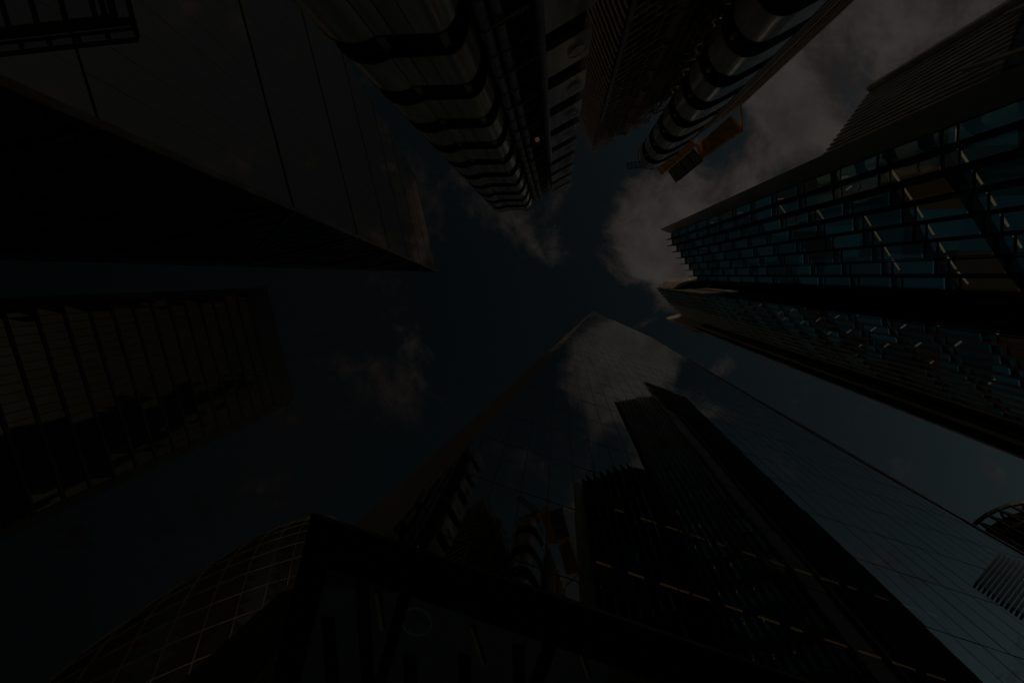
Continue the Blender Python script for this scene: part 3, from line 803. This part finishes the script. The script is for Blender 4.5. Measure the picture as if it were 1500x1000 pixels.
# panel seams and fixing lugs
kl, kr = plan(570, 84, Hg1), plan(656, 79, Hg1)
for (z0, z1, d) in panels:
    m = MB()
    for f in (0.03, .34, .66, 1.0):
        p = kl + (kr - kl) * f; m.bar(p3(p + LV * .01, z0 + .15), p3(p + LV * .01, z1 - .15), .03, .04)
    m.build('panel_seam', 'dark', d)
    for p in (kl, kr):
        m = MB(); pp = p - LV * .12
        m.prism([pp, pp + LU * .38, pp + LU * .38 - LV * .4, pp - LV * .4], z0 - 1.55, z0 - .12); m.build('fixing_lug', 'pipe', d)
# twin vertical pipes
base_p = plan(771, 200, 84 * (121 / 211.3))
for off in (-.42, .42):
    p = plan(788, 290, HL) + LU * off
    m = MB(); m.tube([p3(p, 0), p3(p, HL + .5)], .36, 14)
    z = 2
    while z < HL: m.tube([p3(p, z), p3(p, z + .25)], .43, 14); z += 2.88
    m.build('riser_pipe', 'pipe', ll, True)
# recessed slatted wall between the towers
w0, w1 = plan(752, 313, HL), plan(806, 284, HL)
m = MB(); m.prism([w0 - LV * 1.0, w1 - LV * 1.0, w1 - LV * 6, w0 - LV * 6], 0, HL - .6); m.build('recess_wall', 'recess', ll)
m = MB()
for k in range(30):
    z = HL - k * 2.88
    if z < 3: break
    m.bar(p3(w0 - LV * .8, z), p3(w1 - LV * .8, z), .3, .35 if k < 3 else .16)
m.build('floor_beam', 'concrete', ll)
m = MB()
for f in (.12, .3, .42, .55):
    p = w0 + (w1 - w0) * f - LV * .75
    z = 3
    while z < HL - 3:
        m.bar(p3(p, z), p3(p + LU * .7, z + 2.6), .09, .09); m.bar(p3(p + LU * .7, z), p3(p, z + 2.6), .09, .09); z += 2.88
    m.bar(p3(p, 0), p3(p, HL), .12, .12); m.bar(p3(p + LU * .7, 0), p3(p + LU * .7, HL), .12, .12)
m.build('ladder_frame', 'dark', ll)
for k in range(13):                         # landing rails beside the stair boxes
    z = HL - 3 - k * 5.95
    m = MB(); m.bar(p3(w0 + (w1 - w0) * .66 + LV * .1, z), p3(w1 - LU * .15 + LV * .1, z), .12, .14); m.build('landing_rail', 'fin', ll)
# boxed stair tower with portholes
c = plan(810, 287, HL); rr = plan(836, 273, HL); wR = np.linalg.norm(rr - c); wL = 5.0
box = [c, rr, rr - LV * wL, c - LV * wL]
core = MB(); core.prism([c + LU * .5 - LV * .5, rr - LU * .3 - LV * .5, rr - LU * .3 - LV * (wL - .3), c + LU * .5 - LV * (wL - .3)], 0, HL - .5); core.build('tower_core', 'recess', ll)
R_P = .62
z = HL; stp = 5.95
while z > 4:
    z1, z0 = z, z - stp * .64
    m = MB(); m.prism(box, z0, z1); d = m.build('stair_box', 'steel', ll)
    pc = c + LU * wR * .70 + LV * .012; zc = (z0 + z1) / 2
    m = MB(); ringp = [p3(pc + LU * R_P * math.cos(a), zc + R_P * math.sin(a)) for a in [2 * math.pi * k / 28 for k in range(29)]]
    m.tube(ringp, .03, 6, False); m.build('porthole_ring', 'pipe', d, True)
    m = MB(); m.poly([p3(pc + LU * R_P * .95 * math.cos(a), zc + R_P * .95 * math.sin(a)) for a in [2 * math.pi * k / 28 for k in range(28)]], CAM); m.build('porthole', 'steel', d)
    z -= stp
m = MB(); m.tube([p3(c + LV * .18 - LU * .1, 0), p3(c + LV * .18 - LU * .1, HL * .70)], .24, 12); m.build('corner_pipe', 'pipe', ll, True)
# latticed plant block
k0_ = plan(868, 220, HL); kR = plan(942, 172, HL); kL = k0_ - LV * 9
m = MB(); m.prism([k0_ - LV * .4 + LU * .3, kR - LV * .4, kR - LV * 12, kL + LU * .4], 0, HL - .4); m.build('plant_core', 'recess', ll)
LKR = np.linalg.norm(kR - k0_)
rl = random.Random(3)
m = MB(); z = HL
while z > 3:
    m.bar(p3(k0_ + LV * .3, z), p3(kR + LV * .3, z), .12, .30); z -= 1.4
m.build('slat_rail', 'sand', ll)
m = MB(); z = HL
while z > 3:
    m.bar(p3(k0_ - LU * .3, z), p3(kL - LU * .3, z), .12, .30); z -= 1.4
m.build('slat_rail', 'white', ll)
m = MB()
for i in range(9):
    p = k0_ + LU * LKR * (i + .5) / 9 + LV * .1; m.bar(p3(p, 0), p3(p, HL), .10, .10)
for i in range(6):
    p = k0_ - LV * (i + .7) * 1.5 - LU * .1; m.bar(p3(p, 0), p3(p, HL), .10, .10)
for i in range(260):
    p = k0_ + LU * LKR * rl.random() - LV * rl.uniform(-.12, .3); z = rl.uniform(8, HL - 1)
    m.bar(p3(p, z), p3(p + LU * rl.uniform(.3, 1.6), z + rl.uniform(-.1, .3)), rl.uniform(.08, .25), rl.uniform(.1, .3))
for i in range(140):
    p = k0_ - LV * rl.uniform(0, 9) - LU * rl.uniform(-.2, .15); z = rl.uniform(8, HL - 1)
    m.bar(p3(p, z), p3(p - LV * rl.uniform(.3, 1.6), z), rl.uniform(.08, .25), rl.uniform(.1, .3))
m.build('plant_lattice', 'concrete', ll)
m = MB(); m.tube([p3(k0_ + LV * .25, 0), p3(k0_ + LV * .25, HL * .82)], .2, 10); m.bar(p3(k0_, HL * .8), p3(k0_, HL), .2, .2); m.build('corner_pipe', 'pipe', ll, True)
# brown flanged downpipe
bp = plan(914, 193, HL)
m = MB(); m.tube([p3(bp, 0), p3(bp, HL + .6)], .52, 16)
m.build('flanged_pipe', 'brown', ll, True)
z = HL - .4
while z > 2:
    m = MB(); m.tube([p3(bp, z), p3(bp, z - .35)], .72, 16); m.tube([p3(bp, z - .9), p3(bp, z - 1.15)], .64, 16); m.build('pipe_flange', 'brown', ll, True); z -= 6.0
# duct-work between the pipe and the right drum tower
dv0, dv1 = plan(922, 187, HL), plan(990, 150, HL)
m = MB(); m.prism([dv0 - LV * 1.2, dv1 - LV * 1.2, dv1 - LV * 9, dv0 - LV * 9], 0, HL - .5); m.build('plant_core', 'recess', ll)
ductn = 0
z = HL - 4
while z > 10:
    for side_ in (0, 1):
        p = dv0 + LU * (3.2 + side_ * 1.6) + LV * .1
        p = p + LV * .7; pts = [p3(p - LV * 2.4, z), p3(p - LV * .4, z), p3(p, z - .4), p3(p + LU * .5, z - .9), p3(p + LU * 1.5, z - 1.0), p3(p + LU * 2.0, z - .7)]
        m = MB(); m.tube(pts, .15, 8); m.build('bent_duct', 'white', ll, True); ductn += 1
    z -= 5.95
m = MB()
for i in range(5):
    p = dv0 + LU * (.8 + i * 1.7) + LV * .05; m.tube([p3(p, 0), p3(p, HL - 1)], .11, 6)
for i in range(420):
    p = dv0 + LU * rl.uniform(.2, 8.0) - LV * rl.uniform(-.1, 1.2); z = rl.uniform(6, HL - .5)
    if rl.random() < .5: m.bar(p3(p, z), p3(p + LU * rl.uniform(.3, 1.4), z + rl.uniform(-.8, .8)), rl.uniform(.08, .2), rl.uniform(.08, .25))
    else: m.bar(p3(p, z), p3(p - LV * rl.uniform(.3, 1.2), z + rl.uniform(-.3, .3)), rl.uniform(.08, .2), rl.uniform(.08, .25))
m.build('plant_lattice', 'concrete', ll)
# right drum tower
H7 = 42.0
E7 = ring_at([(1063, 20), (1059.5, 30), (1059, 38), (1059.5, 48), (1062, 57), (1066, 65), (1071, 72), (1077, 77.5), (1084, 81), (1092, 82.8), (1101, 82), (1110, 79), (1118, 75.5), (1126, 71), (1165, 49), (1150, -20), (1085, -5)], H7)
step7 = 84 * .00033 / .00476
drums = stacked(E7, .36, step7, 80.7, 'steel', 'cladding_drum')
kk = plan(1064, 60, H7)
for (z0, z1, d) in drums:
    m = MB(); c7 = sum(E7) / len(E7); dr = unit(c7 - kk); pp = kk + dr * .35
    m.tube([p3(pp, z0 - .35), p3(pp, z0 - .75)], .22, 10); m.build('bulkhead_lamp', 'white', d)
# brown girder wall right of the drums
gw0, gw1 = plan(1012, 203, HL), plan(1088, 150, HL)
m = MB(); m.prism([gw0 - LV * .5, gw1 - LV * .5, gw1 - LV * 7, gw0 - LV * 7], 0, HL - 1.5); m.build('girder_wall', 'recess', ll)
Lg = np.linalg.norm(gw1 - gw0); gd = unit(gw1 - gw0)
for f, w, mt in ((.0, 1.3, 'bronze'), (.19, .35, 'fin'), (.30, .9, 'brown'), (.5, .3, 'brown'), (.62, .3, 'fin'), (.74, .5, 'brown'), (.9, .9, 'brown')):
    p = gw0 + gd * Lg * f
    m = MB(); m.prism([p + LV * .3, p + gd * w + LV * .3, p + gd * w - LV * .48, p - LV * .48], 0, HL); m.build('girder', mt, ll)
m = MB(); z = HL - 2
while z > 3:
    p = gw0 + gd * Lg * .36; m.bar(p3(p, z), p3(gw1, z), .25, .2)
    m.bar(p3(gw0 + gd * Lg * .5, z), p3(gw0 + gd * Lg * .74, z - 2.6), .12, .12); z -= 2.95
m.build('girder_tie', 'brown', ll)
# roof plant: blue-grey box under the first tower's cap
m = MB(); z = HL + .4
r0 = plan(738, 305, HL)
m.prism([r0, r0 + LU * 1.4, r0 + LU * 1.4 - LV * 1.4, r0 - LV * 1.4], HL - .3, HL + 1.8); m.build('roof_plant', 'brown', ll)

# roof maintenance cradles and crane (things standing on the building)
def facebox(mb, c4, z0, z1):
    mb.prism(c4, z0, z1)
HQ = 88.0
cr = thing('maintenance_cradle', 'yellow panelled maintenance cradle beside the top steel drum', 'cradle', pt(985, 235, HQ))
y = [plan(966, 238, HQ), plan(1012, 203, HQ), plan(1020, 213, HQ), plan(975, 251, HQ)]
m = MB(); m.prism(y, HQ, HQ + 3.2); m.build('body', 'yellow', cr)
m = MB()
for f in (.3, .55, .8):
    a = y[3] + (y[2] - y[3]) * f; b = y[0] + (y[1] - y[0]) * f
    m.bar(p3(a, HQ - .02), p3(b, HQ - .02), .12, .06)
m.build('panel_seam', 'brown', cr)
m = MB()
for f in (.1, .9):
    a = y[1] + (y[0] - y[1]) * f; m.bar(p3(a - LV * .4, HL - 1), p3(a - LV * .4, HQ + .2), .25, .25)
m.build('support_post', 'brown', cr)
cr = thing('grey_plant_cabin', 'blue grey cabin overhanging the roof edge beside the yellow cradle', 'cabin', pt(1000, 245, HQ))
y = [plan(984, 245, HQ), plan(1016, 218, HQ), plan(1030, 235, HQ), plan(996, 263, HQ)]
m = MB(); m.prism(y, HQ + .2, HQ + 3.0); m.build('body', 'bluegrey', cr)
m = MB()
for f in (.0, .35, .68, 1.0):
    a = y[0] + (y[1] - y[0]) * f; b = y[3] + (y[2] - y[3]) * f; m.bar(p3(a, HQ + .15), p3(b, HQ + .15), .14, .1)
m.bar(p3(y[3], HQ + .13), p3(y[2], HQ + .13), .14, .1)
m.build('frame', 'black', cr)
m = MB(); m.bar(p3(y[1], HQ + 1), p3(y[1] - LV * 2.5, HQ + 1), .25, .25); m.build('support_bracket', 'brown', cr)
cr = thing('orange_window_gantry', 'orange brown framed gantry hanging beyond the grey cabin on the roof edge', 'gantry', pt(1055, 205, HQ))
y = [plan(1028, 207, HQ), plan(1070, 170, HQ), plan(1086, 192, HQ), plan(1034, 228, HQ)]
m = MB(); m.prism(y, HQ + .3, HQ + 2.6); m.build('deck', 'ochre', cr)
m = MB()
ex = plan(1087, 192, HQ); ex2 = plan(1085, 152, HQ); ey = plan(1028, 232, HQ)
for a, b in ((ey, ex), (ex, ex2), (ex, y[1]), (ey, y[0]), (ey, plan(1020, 211, HQ))):
    m.bar(p3(a, HQ + .1), p3(b, HQ + .1), .3, .3)
m.build('frame', 'yellow', cr)
cr = thing('lattice_crane_jib', 'short dark lattice crane jib reaching out from the yellow cradle', 'crane', pt(955, 242, HQ))
m = MB(); A0, A1, B0, B1 = [np.array(pt(px, py, HQ + .5)) for px, py in ((918, 239), (962, 233), (920, 247.5), (962, 243))]
m.bar(A0, A1, .09, .09); m.bar(B0, B1, .09, .09)
for k in range(7):
    f, f2 = k / 7, (k + 1) / 7
    m.bar(A0 + (A1 - A0) * f, B0 + (B1 - B0) * f2, .08, .08); m.bar(B0 + (B1 - B0) * f, A0 + (A1 - A0) * f2, .08, .08); m.bar(A0 + (A1 - A0) * f, B0 + (B1 - B0) * f, .08, .08)
m.build('jib', 'dark', cr)
m = MB(); p = plan(958, 236, HQ); m.prism([p, p + LU * 1.6, p + LU * 1.6 - LV * 1.2, p - LV * 1.2], HL - 1, HQ + 1.5); m.build('mast', 'brown', cr)

# ------------------------------------------------------------------ round lattice tower under construction (right bottom corner)
HR = 70.0
rc = plan(1500, 822, HR); rr_ = np.linalg.norm(plan(1411, 752, HR) - rc) * .8
rt = thing('round_frame_building', 'dark round open framed building beyond the mirror tower', 'building', (*rc, 0))
m = MB(); m.tube([p3(rc, 0), p3(rc, HR - 2)], rr_ * .86, 28); m.build('wall', 'glass_plain', rt)
m = MB(); 
for z in [HR - i * 3.6 for i in range(18)]:
    m.tube([(rc[0] + rr_ * math.cos(a), rc[1] + rr_ * math.sin(a), z) for a in [2 * math.pi * k / 36 for k in range(37)]], .28, 6, False)
m.build('ring_beam', 'dark', rt)
m = MB(); m.tube([p3(rc, HR - 3), p3(rc, HR - 1.4)], rr_ * .97, 36); m.build('roof', 'recess', rt)
m = MB()
for k in range(36):
    a = 2 * math.pi * k / 36; m.bar((rc[0] + rr_ * math.cos(a), rc[1] + rr_ * math.sin(a), 0), (rc[0] + rr_ * math.cos(a), rc[1] + rr_ * math.sin(a), HR), .28, .28)
for k in range(36):
    a, a2 = 2 * math.pi * k / 36, 2 * math.pi * (k + 1) / 36
    for z in (HR, HR - 7.2, HR - 14.4):
        m.bar((rc[0] + rr_ * math.cos(a), rc[1] + rr_ * math.sin(a), z), (rc[0] + rr_ * math.cos(a2), rc[1] + rr_ * math.sin(a2), z - 7.2), .2, .2)
m.build('column', 'dark', rt)
m = MB()
for k in range(18):
    a = 2 * math.pi * k / 18; m.bar((rc[0], rc[1], HR - 1), (rc[0] + rr_ * math.cos(a), rc[1] + rr_ * math.sin(a), HR - .2), .2, .3)
m.build('roof_rib', 'dark', rt)

by = thing('beacon_lamp', 'small round amber beacon lamp on the landing between riser pipes and stair boxes', 'lamp', pt(787, 205, 50))
m = MB(); p = plan(787, 205, 50); m.tube([p3(p, 49.7), p3(p, 49.9), p3(p, 50.2)], [.1, .24, .15], 14); m.build('lamp_globe', 'l_soft', by, True)
m = MB(); m.bar(p3(p, 50.2), p3(p - LV * 2.5, 50.4), .1, .1); m.build('bracket', 'black', by)
